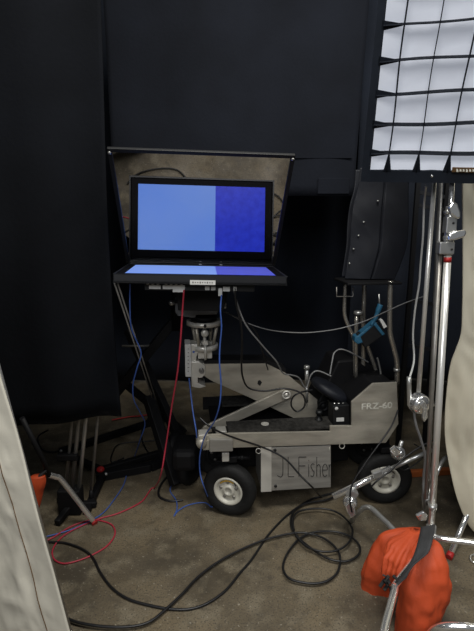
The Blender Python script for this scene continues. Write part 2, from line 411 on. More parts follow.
# undercarriage mass behind the panel
db(MB().box(((D(331,460,.03).x+D(262,460,.03).x)/2+.03, .32, .235), (.62, .2, .20)), 'battery_box', M_blackm, bevel=.01)
# lifting arm
AY = .215
arm = [(199.5, 363.5), (265.5, 363), (284, 371.8), (326, 407), (331, 424), (306, 424), (295.5, 419), (248, 397), (211.6, 381), (204, 376)]
db(DP(arm, AY, .012), 'arm_beam', M_alu, bevel=.002)
db(DP(arm, AY+.085, .012), 'arm_beam', M_alu, bevel=.002)
tp = [D(x, y, AY) for x, y in ((204, 360.2), (268, 359.8), (286, 369), (286, 373), (266, 363.4), (204, 364))]
db(MB().prism(tp, (0, .097, 0)), 'arm_cover', M_blackm)
inner = [(214, 366), (264, 365.5), (282, 374), (320, 408), (320, 418), (298, 416), (250, 394), (214, 378)]
db(DP(inner, AY+.02, .055), 'arm_core', M_blackm)
lower = [(200.5, 431), (204, 426.5), (281, 391), (286, 388.5), (291, 390.5), (292.5, 395), (290, 399), (285, 400.5), (215, 431.5), (203, 434)]
db(DP(lower, AY-.022, .016), 'arm_strut', M_alu, bevel=.003)
# machined edge line of the strut
def bolt(px, py, ly, r, name='pivot_bolt', m=M_dsteel, parent=None):
    s = MB(); s.lathe(D(px, py, ly), (0, 1, 0), [(-.010, 0), (-.010, r*.35), (-.004, r*.4), (-.004, r*.62), (-.008, r*.65), (-.008, r*.95), (0, r)], 24); return db(s, name, m)
bolt(286.2, 394.6, AY-.022, .018); bolt(286.2, 394.6, AY-.0235, .024, 'pivot_washer', M_alu_b)
bolt(201.5, 370.5, AY-.02, .014)
db(DP([(258, 381), (260, 380), (262, 382.5), (260, 386), (257.5, 384)], AY-.002, .003), 'arm_slot', M_ink)
# pivot block and level box at the arm tip
db(DP([(191, 361.5), (199, 361.5), (205.5, 366), (205.5, 374), (202, 378), (198, 378), (198, 383), (206, 386.5), (200, 388.5), (191.5, 387)], AY-.012, .12), 'pivot_block', M_alu_b, bevel=.004)
db(DP([(184.8, 344.5), (191, 344.5), (191.3, 377), (185.4, 377)], AY-.01, .10), 'mount_plate', M_white, bevel=.003)
mm = MB()
for k in range(7): mm.box(D(188.3, 349+k*3.7, AY-.0106), (.006, .0012, .003))
db(mm, 'scale_marks', M_ink)
db(DP([(191, 344.5), (201.5, 344.5), (199, 351), (196.5, 357), (196.5, 363), (191, 363)], AY, .09), 'mount_bracket', M_alu_b, bevel=.003)
s_ = MB(); s_.lathe(D(193.6, 352, AY-.0005), (0, 1, 0), [(-.002, 0), (-.002, .005), (.0, .006)], 12); db(s_, 'blue_mark', M_blue)
# levelling head: two rings on posts
rc = D(204, 322, AY+.045); rc2 = D(204.5, 346, AY+.045)
rg = MB(); rg.lathe(rc, (0, 0, 1), [(-.011, .066), (-.011, .087), (.011, .087), (.011, .066), (-.011, .066)], 40, False); db(rg, 'levelling_ring', M_alu_b)
rg = MB(); rg.lathe(rc2, (0, 0, 1), [(-.012, .048), (-.012, .068), (.012, .068), (.012, .048), (-.012, .048)], 40, False); db(rg, 'levelling_ring', M_alu_b)
for k in range(4):
    a = math.radians(45 + 90*k+10); s_ = MB()
    s_.cyl(rc + Vector((math.cos(a)*.072, math.sin(a)*.072, -.02)), rc2 + Vector((math.cos(a)*.052, math.sin(a)*.052, .015)), .008, 12)
    db(s_, 'ring_post', M_alu)
s_ = MB(); s_.cyl(rc + Vector((0, -.04, -.01)), rc2 + Vector((0, -.04, -.02)), .008); s_.lathe(rc + Vector((0, -.05, -.045)), (0, 1, 0), [(-.012, .006), (-.012, .018), (.01, .018)], 20)
s_.box(rc2 + Vector((0, -.066, .035)), (.026, .02, .02)); s_.cyl(rc2 + Vector((0, -.074, -.05)), rc2 + Vector((0, -.074, .03)), .006); db(s_, 'clamp_screw', M_alu_b)
s_ = MB(); s_.lathe(rc + Vector((0, -.0885, 0)), (0, -1, 0), [(0, .008), (.003, .007), (.003, 0)], 14); db(s_, 'ring_screw', M_ink)
s_ = MB(); s_.cyl(rc2+Vector((-.055, 0, -.0)), rc2+Vector((-.055, 0, -.08)), .012); s_.box(rc2 + Vector((0, 0, -.035)), (.07, .07, .04)); db(s_, 'head_stem', M_alu_b)
# rear column parts: seat, control box, knobs
s_ = MB()
cs = D(330, 390, .16)
def seatpt(th, ph):
    x = .108*math.sin(th)*math.cos(ph); y = .105*math.sin(th)*math.sin(ph); z = .034*math.copysign(abs(math.cos(th))**.7, math.cos(th))
    v = Matrix.Rotation(math.radians(30), 3, 'Y') @ Vector((x, y, z)); return cs + v
V = []; Fc = []; n_, m_ = 14, 32
for i in range(n_+1):
    for k in range(m_): V.append(seatpt(math.pi*i/n_, 2*math.pi*k/m_))
for i in range(n_):
    for k in range(m_): Fc.append((i*m_+k, (i+1)*m_+k, (i+1)*m_+(k+1) % m_, i*m_+(k+1) % m_))
s_.add(V, Fc, True); db(s_, 'seat', M_bag)
s_ = MB(); s_.cyl(cs + Vector((.02, 0, -.02)), (cs.x+.03, .16, zt), .018); db(s_, 'seat_post', M_blackm)
cb = db(DP([(333, 406), (349.5, 405), (350, 426), (333, 426.5)], .03, .08), 'control_box', M_black, bevel=.004)
db(DP([(336.5, 418), (344, 417.7), (344, 421.3), (336.5, 421.6)], .028, .002), 'control_label', M_white)
s_ = MB(); s_.lathe(D(336.5, 408.6, .029), (0, 1, 0), [(-.002, 0), (-.002, .008), (0, .009)], 16); db(s_, 'control_dial', M_white)
for x in (334.5, 338.5, 343): db(MB().lathe(D(x, 404.5, .06), (0, 0, 1), [(0, .006), (.008, .006), (.010, .0)], 12), 'connector', M_chrome2)
s_ = MB(); s_.lathe((D(318.5, 426, .10).x, .10, zt), (0, 0, 1), [(0, .02), (.004, .02), (.006, .012), (.030, .012), (.034, .018), (.048, .016), (.05, 0)], 20); db(s_, 'release_knob', M_black)
s_ = MB(); kx = D(307, 400, .20); s_.cyl(D(306.8, 385, .20), D(306.8, 368, .20), .010); s_.lathe(D(306.8, 367.5, .20), (0, 0, 1), [(-.008, .015), (.008, .015), (.011, .010)], 18); s_.cyl(D(306.8, 402, .20), D(306.8, 384, .20), .007); db(s_, 'lift_lever', M_chrome2)
# rear turret behind the seat
db(MB().prism([D(x, y, .2) for x, y in ((318, 418), (318, 402), (338, 361), (356, 359.5), (372, 372), (374, 384), (352, 408), (352, 420))], (0, .20, 0)), 'rear_turret', M_blackm, bevel=.01)
bolt(323.5, 406, .195, .03, 'turret_disc', M_blackm)
# push bar posts
PY = .19
def post(pts, r, m=M_post, ly=PY, name='push_post'):
    mb = MB(); mb.tube(spline([D(x, y, ly) for x, y in pts], 3), r, 14); return db(mb, name, m)
post([(345.5, 281), (344.6, 300), (344.6, 315), (349, 328), (354, 341), (355, 379)], .0095)
post([(364.5, 281), (364, 300), (363.4, 316), (363.2, 340), (363, 378)], .0115, ly=.25)
post([(361, 313), (361.5, 318), (366, 341), (371, 356), (376.5, 373), (377, 384)], .010, ly=.21)
post([(390.5, 281), (390, 300), (390, 331), (393.5, 347), (397, 363), (396.8, 384)], .0125, ly=.10)
post([(356.5, 316), (356, 340), (356, 380)], .010, M_post, .17)
s_ = MB(); s_.lathe(D(358, 313, .17), (0, 0, 1), [(-.010, .010), (-.004, .022), (.008, .022), (.012, .014), (.012, 0)], 20); db(s_, 'post_cap', M_chrome2)
s_ = MB(); s_.lathe(D(396.8, 369.5, .10), (0, 0, 1), [(-.01, .0155), (.006, .0155)], 20); db(s_, 'post_collar', M_chrome2)
db(MB().cyl(D(379.5, 306, .06), D(379, 294, .06), .0035), 'lock_pin', M_chrome2); db(MB().tube(spline([D(x, y, .14) for x, y in ((381, 383), (380.5, 372), (378, 360), (377, 358))], 5), .0045), 'lock_pin', M_chrome2)
s_ = MB(); s_.tube([D(x, y, .17) for x, y in ((336.6, 287), (336.6, 296.5), (353, 296.5), (353, 287))], .0028, 8); db(s_, 'wire_hook', M_dsteel)
tb = D(367, 281, .18); s_ = MB(); s_.box(tb, (D(394, 281, .18).x-D(341.5, 281, .18).x, .20, .012)); db(s_, 'push_bar_plate', M_blackm, bevel=.003)
# top plate supporting the prompter
cz = at(202, 300, 2.2)
pz = D(203, 306, AY)
s_ = MB(); s_.prism([D(x, y, AY-.03) for x, y in ((175, 303), (218, 300), (227, 303), (226, 309), (219, 309), (217, 314.5), (196, 315), (195, 318), (178, 316), (175, 312))], (0, .16, 0)); db(s_, 'head_plate', M_plate, bevel=.003)
s_ = MB(); s_.cyl(rc + Vector((0, 0, .012)), rc + Vector((0, 0, .035)), .064, 28); db(s_, 'head_base', M_blackm)
for x, y in ((180, 304), (194, 303.5), (200, 305), (214, 303), (222, 304), (224.5, 303.5), (225, 307)): db(MB().lathe(D(x, y, AY-.03), (0, 1, 0), [(-.006, 0), (-.006, .006), (0, .007)], 12), 'plate_screw', M_chrome2)
s_ = MB(); s_.cyl(D(175, 303, AY), D(171, 303, AY), .010); s_.ball(D(171.5, 303, AY), .013); db(s_, 'lock_knob', M_chrome2)

# ================================================================== PROMPTER
TX = at(200.8, 276, 1.79).x; TZ = 1.224; Y0, Y1 = 1.805, 2.205; HW = .333
pr = empty('teleprompter', (TX, 1.80, TZ-.036), 'black teleprompter with angled mirror glass showing a two-tone blue picture', 'teleprompter')
pr.rotation_euler = (0, .026, .070)
P_ = Local(pr)
# tray: bottom, four rims
t = MB(); t.box((TX, (Y0+Y1)/2, TZ-.030), (2*HW, Y1-Y0, .012))
t.box((TX, Y0+.004, TZ-.017), (2*HW, .008, .034))
for s in (-1, 1): t.box((TX+s*(HW-.003), (Y0+Y1)/2, TZ-.017), (.006, Y1-Y0, .034))
t.box((TX, Y1-.008, TZ-.017), (2*HW, .016, .034))
P_.build(t, 'tray', M_bezel, bevel=.002)
# glass
GB = (Y1-.005, TZ+.004); GL = .573; GA = math.radians(50)
gw = .332
def gpt(x, tt, off=0): return Vector((TX + x, GB[0] - tt*math.cos(GA) + off*math.sin(GA), GB[1] + tt*math.sin(GA) + off*math.cos(GA)))
GB_Z = GB[1]
P_.build(MB().prism([gpt(-gw, .012), gpt(gw, .012), gpt(gw, GL), gpt(-gw, GL)], Vector((0, .0015, .0015))), 'mirror_glass', M_glass)
f = MB()
for a, b_ in (((-gw-.004, 0), (-gw-.004, GL+.01)), ((gw+.004, 0), (gw+.004, GL+.01)), ((-gw-.012, GL+.008), (gw+.012, GL+.008)), ((-gw, .0), (gw, .0))):
    f.beam(gpt(*a), gpt(*b_), .016, .012, up=(0, 1, 1))
P_.build(f, 'glass_frame', M_black, bevel=.002)
for s in (-1, 1): P_.build(MB().lathe(gpt(s*(gw+.004), GL, -.008), (0, -1, -1), [(0, .006), (.004, .006), (.005, 0)], 12), 'frame_screw', M_chrome2)
# fabric hood behind the glass
top = gpt(0, GL+.008); hb = 2.36
x1 = gw+.008
hood = MB()
A = [gpt(-x1, 0, .008), gpt(-x1, GL+.008, .008), Vector((TX-x1*.78, hb, TZ+.37)), Vector((TX-x1*.78, hb, TZ+.02))]
B = [gpt(x1, 0, .008), gpt(x1, GL+.008, .008), Vector((TX+x1*.78, hb, TZ+.37)), Vector((TX+x1*.78, hb, TZ+.02))]
hood.add(A+B, [(0, 1, 2, 3), (7, 6, 5, 4), (1, 5, 6, 2), (2, 6, 7, 3), (3, 7, 4, 0)])
P_.build(hood, 'fabric_hood', M_curt, thick=.004, fix=False)
# monitor lying in the tray
MC = (Y0+.025 + Y1-.03)/2
mb_ = MB(); mb_.box((TX, 1.995, TZ-.012), (.648, .360, .022)); P_.build(mb_, 'monitor_body', M_mon, bevel=.002)
sw, sd_ = .585, .299
scr_y = 1.990
scr = MB().box((0, 0, 0), (sw, sd_, .0016)).build('screen', M_screen, pr); scr.location = Vector((TX+.0, scr_y, TZ-.0012)) - Vector(pr.location)
for k in range(6): P_.build(MB().box((TX+.20+k*.012, scr_y-sd_/2-.011, TZ-.0015), (.006, .0022, .001)), 'monitor_button', M_dsteel)
for x in (-.005, .09): P_.build(MB().ball((TX+x, Y1-.012, TZ+.001), (.007, .005, .003), 8, 12), 'hinge_screw', M_white)
# rear bar, labels and connectors under the front edge
def fbox(x0, y0, x1_, y1_, Y, d): a, b_ = at(x0, y0, Y), at(x1_, y1_, Y); return ((a.x+b_.x)/2, Y+d/2, (a.z+b_.z)/2), (b_.x-a.x, d, a.z-b_.z)
P_.build(MB().box(*fbox(190, 280.3, 215.5, 284.8, Y0-.0022, .002)), 'name_label', M_white)
s_ = MB()
for k in range(9): s_.box(at(193+k*2.4, 282.6, Y0-.0026), (.004, .001, .003 if k % 3 else .006))
P_.build(s_, 'label_print', M_ink)
yb = Y0+.05
P_.build(MB().box(*fbox(146, 284, 256, 291, yb, .06)), 'electronics_box', M_black, bevel=.002)
for a in ((150.5, 286, 162, 289.6), (164, 285.7, 186, 289.6), (174, 289.7, 185.8, 292.5), (206, 286.3, 210.5, 290), (212, 286.3, 216.5, 290), (224, 286.3, 231, 291)):
    P_.build(MB().box(*fbox(*a, yb-.004, .004)), 'port_label', M_white)
for x in (148, 153, 158, 166, 171, 176, 181): P_.build(MB().cyl(at(x, 285.2, yb-.006), at(x+2.4, 284.4, yb-.006), .003, 8), 'connector', M_chrome2)
for a in ((219.3, 288, 223.3, 296), (234.5, 286, 237.5, 290.5)): P_.build(MB().box(*fbox(*a, yb-.012, .012)), 'plug', M_white, bevel=.002)
# support column to the dolly head
s_ = MB(); s_.prism([(TX-.12, 2.05, TZ-.036), (TX+.13, 2.05, TZ-.036), (TX+.10, 2.05, D(200, 302, AY).z), (TX-.10, 2.05, D(200, 302, AY).z)], (0, .22, 0))
P_.build(s_, 'base_plate', M_blackm, bevel=.004)

# ================================================================== BLACK TRIPOD behind the curtain
TY = 2.75
tr = empty('black_tripod', fl(176, 470), 'black metal support stand with crossing legs behind the red cable', 'stand')
T_ = Local(tr)
def leg(a, b_, w_, name='leg', m=M_blackm): return T_.build(MB().beam(a, b_, w_, w_), name, m, bevel=.003)
leg(at(181, 312, TY), at(112, 398, TY-.1), .05)
leg(at(128, 330, TY+.1), fl(190, 462, .02), .045)
leg(at(116, 376, TY), at(184, 432, TY+.15), .045)
leg(at(148, 396, 2.5), fl(176, 484, .03), .055)
leg(fl(60, 452, .02), fl(168, 417, .02), .04)
leg(fl(96, 477, .02), fl(150, 467, .02), .05, 'foot_bar'); leg(fl(150, 467, .02), fl(186, 452, .02), .05, 'foot_bar')
T_.build(MB().box(fl(186, 452, .20), (.13, .22, .12)), 'base', M_blackm, bevel=.03)  # block and round discs added to fill a dark, shapeless area
TW = [(-.03, .07), (-.034, .10), (-.02, .118), (0, .122), (.02, .118), (.034, .10), (.03, .07), (.03, 0)]
for q_ in (fl(190, 462, .122), fl(176, 452, .122)): T_.build(MB().lathe(q_, (1, -.35, 0), [(-.03, 0)] + TW, 32), 'dark_filler_disc', M_blackm)
s_ = MB(); s_.cyl(at(122, 346, TY-.05), at(150, 346, TY-.05), .006); s_.ball(at(151.5, 346, TY-.05), .014); s_.ball(at(136, 367, TY-.05), .010); T_.build(s_, 'spreader_rod', M_dsteel)
s_ = MB(); s_.cyl(at(176, 330, TY-.02), at(176, 250, TY-.02), .03); T_.build(s_, 'column', M_blackm)
# two thin rods from the prompter tray
for i, dx in enumerate((0, 3.2)):
    a = at(114.5+dx, 283, 1.83); b_ = fl(166+dx*1.0, 440, .0)
    o = MB().tube([a, b_], .0035, 8).build('support_rod', M_dsteel)
    tag(o, 'thin metal rod leaning under the left end of the teleprompter tray', 'rod', 'pair of thin leaning rods')

# ================================================================== light stands at the left
def folded_stand(px_t, px_b, yb_, label, lines, name='light_stand'):
    b0 = fl(px_b, yb_); root = empty(name, b0, label, 'light stand'); K = Local(root)
    top_ = at(px_t, 330, b0.y+.05)
    for dx, r, m in lines:
        d = Vector((dx, 0, 0)); a = b0 + d + Vector((0, 0, .07)); tt = (.90-.07)/(top_.z-.07)
        K.build(MB().cyl(a, a + (top_+d-a)*tt, r, 12), 'tube', m)
    return root, K
r_, K = folded_stand(88, 72, 512, 'folded stand of three parallel tubes below the left curtain', [(-.032, .008, M_dsteel), (0, .010, M_dsteel), (.034, .010, M_chrome2)])
b0 = Vector(r_.location)
s_ = MB()
for a in (20, 140, 255):
    d = Vector((math.cos(math.radians(a)), math.sin(math.radians(a)), 0)); s_.beam(b0 + Vector((0, 0, .04)), b0 + d*.12 + Vector((0, 0, .02)), .03, .03)
s_.box(b0 + Vector((0, .0, .07)), (.11, .07, .13)); K.build(s_, 'base', M_blackm, bevel=.006)
K.build(MB().box(b0 + Vector((0.0, -.0, .30)), (.10, .03, .03)), 'collar', M_blackm, bevel=.004)
r_, K = folded_stand(106, 92, 504, 'single thin dark stand right of the three parallel tubes', [(0, .008, M_dsteel)])
b0 = Vector(r_.location)
K.build(MB().lathe(b0, (0, 0, 1), [(0, .013), (.05, .013), (.08, .009)], 14), 'foot', M_blackm)
# black tripod leg with red joint
lg = empty('black_stand', fl(101, 473), 'low black stand with a red joint on the floor beneath the left curtain', 'stand'); K = Local(lg)
K.build(MB().beam(fl(60, 452, .05), fl(101, 470, .03), .035, .035), 'leg', M_blackm, bevel=.005)
K.build(MB().beam(fl(101, 470, .03), fl(163, 452, .04), .035, .035), 'leg', M_blackm, bevel=.005)
K.build(MB().beam(fl(104, 473, .03), fl(86, 512, .02), .035, .03), 'leg', M_blackm, bevel=.005)
K.build(MB().ball(fl(100.5, 469.5, .05), (.022, .022, .018)), 'joint', M_red2)
s_ = MB(); s_.ball(fl(106, 474, .04), .010); s_.ball(fl(61, 451, .07), .010); K.build(s_, 'bolt', M_chrome2)
# dark strut and chrome leg by the left sandbag
K = Local(empty('chrome_stand', fl(95, 523), 'chrome tube leg bent down to the floor beside the left muslin', 'stand'))
pts = [at(22, 418, 1.8), at(44, 462, 1.86), at(49, 475, 1.9), at(56, 477, 1.93), at(63, 482, 1.95), fl(94, 522, .012)]
K.build(MB().tube(pts[:3], .011, 12), 'upper_leg', M_blackm)
K.build(MB().tube(spline(pts[2:], 8), .0125, 14), 'bent_leg', M_chrome)
K.build(MB().cyl(fl(93.2, 521, .014), fl(95.2, 523.8, .007), .014, 14), 'foot_cap', M_red2)

# ================================================================== cloth lobes (sand bags)
def lobe(name, rings, m, K, parent=None, n=40, wr=.012, seed=0, sub=8):
    """rings: (center, half vector a, half vector b) from top to bottom"""
    cs_ = spline([r[0] for r in rings], sub); as_ = spline([r[1] for r in rings], sub); bs_ = spline([r[2] for r in rings], sub)
    V = []; Fc = []; mm_ = len(cs_)
    for i in range(mm_):
        for k in range(n):
            t_ = 2*math.pi*k/n; p = cs_[i] + as_[i]*math.cos(t_) + bs_[i]*math.sin(t_)
            d = (p - cs_[i]); dl = d.length or 1
            q = noise.noise(p*11 + Vector((seed, 0, 0))) + .5*noise.noise(p*27) + 1.1*abs(noise.noise(Vector((math.cos(t_)*2.2+p.z*5, math.sin(t_)*2.2, p.z*7+seed))))
            V.append(p + d/dl*q*wr*min(1, dl/.04))
    for i in range(mm_-1):
        for k in range(n): Fc.append((i*n+k, i*n+(k+1) % n, (i+1)*n+(k+1) % n, (i+1)*n+k))
    Fc2 = [tuple(range(n))[::-1], tuple((mm_-1)*n+k for k in range(n))]
    mb = MB().add(V, Fc, True); mb.add(V, Fc2, True)
    return K.build(mb, name, m, parent)
def ring(px, py, Y, hw, hd, tilt=0):
    c_ = at(px, py, Y); return (c_, Vector((hw*math.cos(tilt), hw*math.sin(tilt), 0)), Vector((-hd*math.sin(tilt), hd*math.cos(tilt), 0)))
sb = empty('sandbag', fl(420, 640), 'orange sandbag with a dark grey strap hanging on the chrome stand leg', 'sandbag'); K = Local(sb)
# front lobe
lobe('filled_pouch', [ring(422, 538, 1.51, .02, .01), ring(427, 543, 1.48, .040, .022), ring(427, 556, 1.45, .062, .038), ring(426, 572, 1.43, .080, .052), ring(424, 590, 1.42, .083, .060), ring(420, 608, 1.41, .076, .060), ring(415, 630, 1.41, .066, .055), ring(411, 654, 1.40, .066, .05), ring(409, 668, 1.40, .050, .03)], M_orange, K, seed=3, wr=.010, n=72, sub=12)
lobe('filled_pouch', [ring(414, 529, 1.62, .030, .012), ring(403, 534, 1.62, .070, .026), ring(394, 549, 1.62, .086, .045), ring(388, 568, 1.62, .092, .055), ring(385, 586, 1.62, .093, .052), ring(384, 603, 1.62, .090, .042), ring(384, 612, 1.62, .088, .022)], M_orange, K, seed=9, wr=.009, n=72, sub=12)
lobe('gathered_neck', [ring(416, 531, 1.53, .020, .012), ring(408, 540, 1.50, .040, .030), ring(400, 553, 1.47, .048, .036), ring(394, 566, 1.45, .042, .034), ring(391, 577, 1.44, .025, .02)], M_orange, K, seed=5, wr=.022, n=64, sub=12)
def strip(pts, hw, name, m, K, parent=None, thick=.004, k=8):
    pp = spline([p for p, _ in pts], k); ww = spline([Vector(w_) for _, w_ in pts], k)
    mb = MB(); mb.sheet(lambda u, v: pp[round(u*(len(pp)-1))] + ww[round(u*(len(pp)-1))]*hw*(v-.5)*2, len(pp)-1, 4)
    return K.build(mb, name, m, parent, thick=thick, fix=False)
strip([(at(428, 526, 1.50), (.5, 0, .1)), (at(425.5, 540, 1.41), (.5, 0, .15)), (at(420, 556, 1.36), (.55, 0, .35)), (at(410, 568, 1.34), (.65, 0, .70)), (at(402, 577, 1.32), (.65, 0, .85)), (at(398, 585, 1.31), (.5, 0, .5))], .050, 'strap', M_strap, K)
s_ = MB()
for k in range(9):
    a = at(384+random.random()*9, 575+random.random()*12, 1.33); s_.beam(a, a + Vector((random.uniform(-.02, .02), -.01, random.uniform(-.02, .02))), .010, .004)
K.build(s_, 'strap_end', M_ink)
# left sandbag behind the muslin
sb2 = empty('sandbag', fl(34, 512), 'orange sandbag half hidden behind the left muslin panel', 'sandbag'); K = Local(sb2)
lobe('filled_pouch', [ring(38, 476, 1.86, .030, .02), ring(36, 482, 1.86, .042, .03), ring(34, 492, 1.86, .040, .035), ring(33, 502, 1.86, .034, .035), ring(33, 509, 1.86, .022, .02)], M_orange, K, seed=13, wr=.005)
K.build(MB().beam(at(38, 477, 1.86), at(46, 470, 1.87), .02, .006), 'strap', M_strap)

# ================================================================== MUSLIN PANELS
e0, e1 = at(83, 680, 1.25), at(-4, 358, 1.32)
ed = (e1 - e0); e0z = e0 + ed*((.012-e0.z)/ed.z)
mu = empty('muslin_reflector', e0z - Vector((.3, .05, .012)), 'large cream muslin panel leaning at the lower left corner', 'fabric panel'); K = Local(mu)
lft = Vector((-1, .10, 0)).normalized()
def mfn(u, v):
    p = e0z + ed*(1.55/ed.z)*v/1.0 + lft*(.75*u)
    p.y += .014*noise.noise(Vector((u*7, v*5, 1))) + .016*abs(noise.noise(Vector((u*9+v*7, v*12-u*4, 5))))*min(1, u*8) + .007*abs(noise.noise(Vector((u*30+v*10, v*26, 8))))*min(1, u*8) + .010*math.sin(u*20+v*6)*min(1, u*6)
    return p
K.build(MB().sheet(mfn, 90, 110), 'cloth', M_muslin, thick=.004, fix=False)
s_ = MB(); s_.tube([e0z + ed*(1.55/ed.z)*t_ + lft*.075 + Vector((0, -.004+mfn(.1, t_).y-(e0z + ed*(1.55/ed.z)*t_ + lft*.075).y, 0)) for t_ in [i/30 for i in range(31)]], .0014, 5)
K.build(s_, 'seam', M_brown)
s_ = MB(); s_.cyl(e0z + lft*.02 + Vector((0, .02, .01)), e0z + ed*(1.55/ed.z) + lft*.02 + Vector((0, .02, 0)), .012); s_.cyl(e0z + lft*.7 + Vector((0, .02, .01)), e0z + ed*(1.55/ed.z) + lft*.7 + Vector((0, .02, 0)), .012); K.build(s_, 'frame_tube', M_chrome2)
# right hanging muslin
RE = [(462, 150), (462, 190), (462.5, 250), (462.5, 300), (461, 332), (456, 348), (450, 366), (446, 400), (445, 435), (449, 465), (457, 500), (470, 527), (486, 537)]
mr = empty('muslin_curtain', at(520, 560, 1.9), 'yellowish muslin cloth hanging at the right edge behind the chrome stands', 'fabric'); K = Local(mr)
rp = spline([at(x, y, 1.92) for x, y in RE], 6)
topv = rp[0] + Vector((0.02, 0, .45))
rp = [topv + (rp[0]-topv)*i/8 for i in range(8)] + rp
def rfn(u, v):
    p = rp[round((1-v)*(len(rp)-1))].copy(); t_ = u**1.3
    p.x = p.x + (1.75-p.x)*t_
    p.y += .025*math.sin(p.x*16+p.z*1.5)*min(1, u*7) + .022*noise.noise(Vector((p.x*9, p.z*4, 2)))*min(1, u*9) + .020*abs(noise.noise(Vector((p.x*16+p.z*5, p.z*7, 6))))*min(1, u*9) + .05*u - .03*max(0, (.5-p.z))
    return p
K.build(MB().sheet(rfn, 50, len(rp)-1), 'cloth', M_muslin2, thick=.004, fix=False)
s_ = MB(); s_.cyl((rp[0].x-.02, 1.94, rp[0].z), (1.8, 1.99, rp[0].z), .012); K.build(s_, 'top_rod', M_chrome2)

# ================================================================== SOFTBOX with grid
U = Vector((.928, -.355, -.041)).normalized(); Vd = Vector((.0826, .4244, -.9018)); Vd = (Vd - U*Vd.dot(U)).normalized(); VU = -Vd
NB = U.cross(VU).normalized()
if NB.y < 0: NB = -NB            # points away from the viewer
VU = VU + U*.046
G0 = CP + ray(419, 153.7)*1.50
CW, CH = .091, .0895
so = empty('softbox', G0 + U*.25 + VU*.35 + NB*.3, 'large softbox with white diffusion behind a black fabric grid at upper right', 'softbox'); K = Local(so)
def sp_(i, j, n_off=0.0): return G0 + U*(i*CW) + VU*(j*CH) + NB*n_off
_n0, _n1, _n2, _n3 = -1.0, 5.0, 0, 7
ul, ur, vb, vt = -1.62, 5.6, -.62, 8.6
dof = .045
def dfn(u, v):
    i = ul + .02 + (ur-ul)*u; j = vb + (vt-vb)*v
    edge = min(u*8, v*9, 1); p = sp_(i, j, dof*min(1, .2+edge))
    return p + NB*(.006*noise.noise(Vector((i*1.7, j*1.7, 0))) + .003*noise.noise(Vector((i*4, j*4, 3))))
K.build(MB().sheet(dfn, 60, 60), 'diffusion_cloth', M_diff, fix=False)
g = MB()
def strip_g(a_fn, n=30, d=.030):
    g.sheet(lambda u, v: a_fn(u) + NB*(d*(v-.5)), n, 2)
for i in range(-1, 6):
    strip_g(lambda u, i=i: sp_(i + .02*math.sin(u*14+i)+.0, vb + (vt-vb)*u, .006))
for j in range(0, 9):
    strip_g(lambda u, j=j: sp_(ul + (ur-ul)*u, j + .025*math.sin(u*11+j*2), .006))
K.build(g, 'fabric_grid', M_grid, thick=.003, fix=False)
# triangular hem tabs where the grid meets the left and lower edge
for j in range(0, 9):
    s_ = MB(); s_.prism([sp_(ul-.05, j+.17, .0), sp_(ul-.05, j-.12, .0), sp_(-1.05, j-.03, .0), sp_(-1.05, j+.03, .0)], NB*.004); K.build(s_, 'grid_tab', M_grid)
for i in range(-1, 6):
    s_ = MB(); s_.prism([sp_(i-.14, vb-.05, .0), sp_(i+.14, vb-.05, .0), sp_(i+.03, -.05, .0), sp_(i-.03, -.05, .0)], NB*.004); K.build(s_, 'grid_tab', M_grid)
# border frame of nylon
bd = MB()
def bord(i0, j0, i1, j1, w0=.03):
    a, b_ = sp_(i0, j0), sp_(i1, j1)
    d = (b_-a).normalized(); bd.sheet(lambda u, v: a + (b_-a)*u + NB*(-.01+.075*v) + (U if abs(d.dot(U)) < .5 else VU)*(.004*noise.noise(Vector((u*9, v, i0)))), 40, 3)
W = .20
bd.prism([sp_(ul-W-.08, vb-W-.24), sp_(ur, vb-W-.24), sp_(ur, vb), sp_(ul, vb)], NB*.05)
bd.prism([sp_(ul-W-.08, vb-W-.24), sp_(ul, vb), sp_(ul, vt), sp_(ul-W+.02, vt)], NB*.05)
bd.prism([sp_(ur, vb-W), sp_(ur+W, vb-W), sp_(ur+W, vt), sp_(ur, vt)], NB*.05)
bd.prism([sp_(ul-W, vt), sp_(ur+W, vt), sp_(ur+W, vt+W), sp_(ul-W, vt+W)], NB*.05)
K.build(bd, 'fabric_rim', M_sbedge, bevel=.008)
# shell behind
A = [sp_(ul-.15, vb-.15, .052), sp_(ur+.15, vb-.15, .052), sp_(ur+.15, vt+.15, .052), sp_(ul-.15, vt+.15, .052)]
cxy = sp_((ul+ur)/2, (vb+vt)/2, .42)
B = [cxy + U*a*.09 + VU*b_*.09 for a, b_ in ((-1, -1), (1, -1), (1, 1), (-1, 1))]
K.build(MB().add(A+B, [(0, 1, 5, 4), (1, 2, 6, 5), (2, 3, 7, 6), (3, 0, 4, 7), (4, 5, 6, 7)]), 'fabric_shell', M_sbedge, thick=.004)
# label, rivet
K.build(MB().prism([sp_(1.15, -.60, -.012), sp_(2.6, -.62, -.012), sp_(2.6, -.46, -.012), sp_(1.15, -.44, -.012)], NB*.004), 'brown_label', M_brown)
s_ = MB()
for k in range(11): s_.box(sp_(1.32+k*.1, -.53, -.013), (.006, .001, .007 if k % 3 else .010))
K.build(s_, 'label_print', M_paint)
K.build(MB().lathe(sp_(.55, -.80, 0), -NB, [(0, .005), (.003, .004), (.003, 0)], 12), 'rivet', M_chrome)
spine = cxy
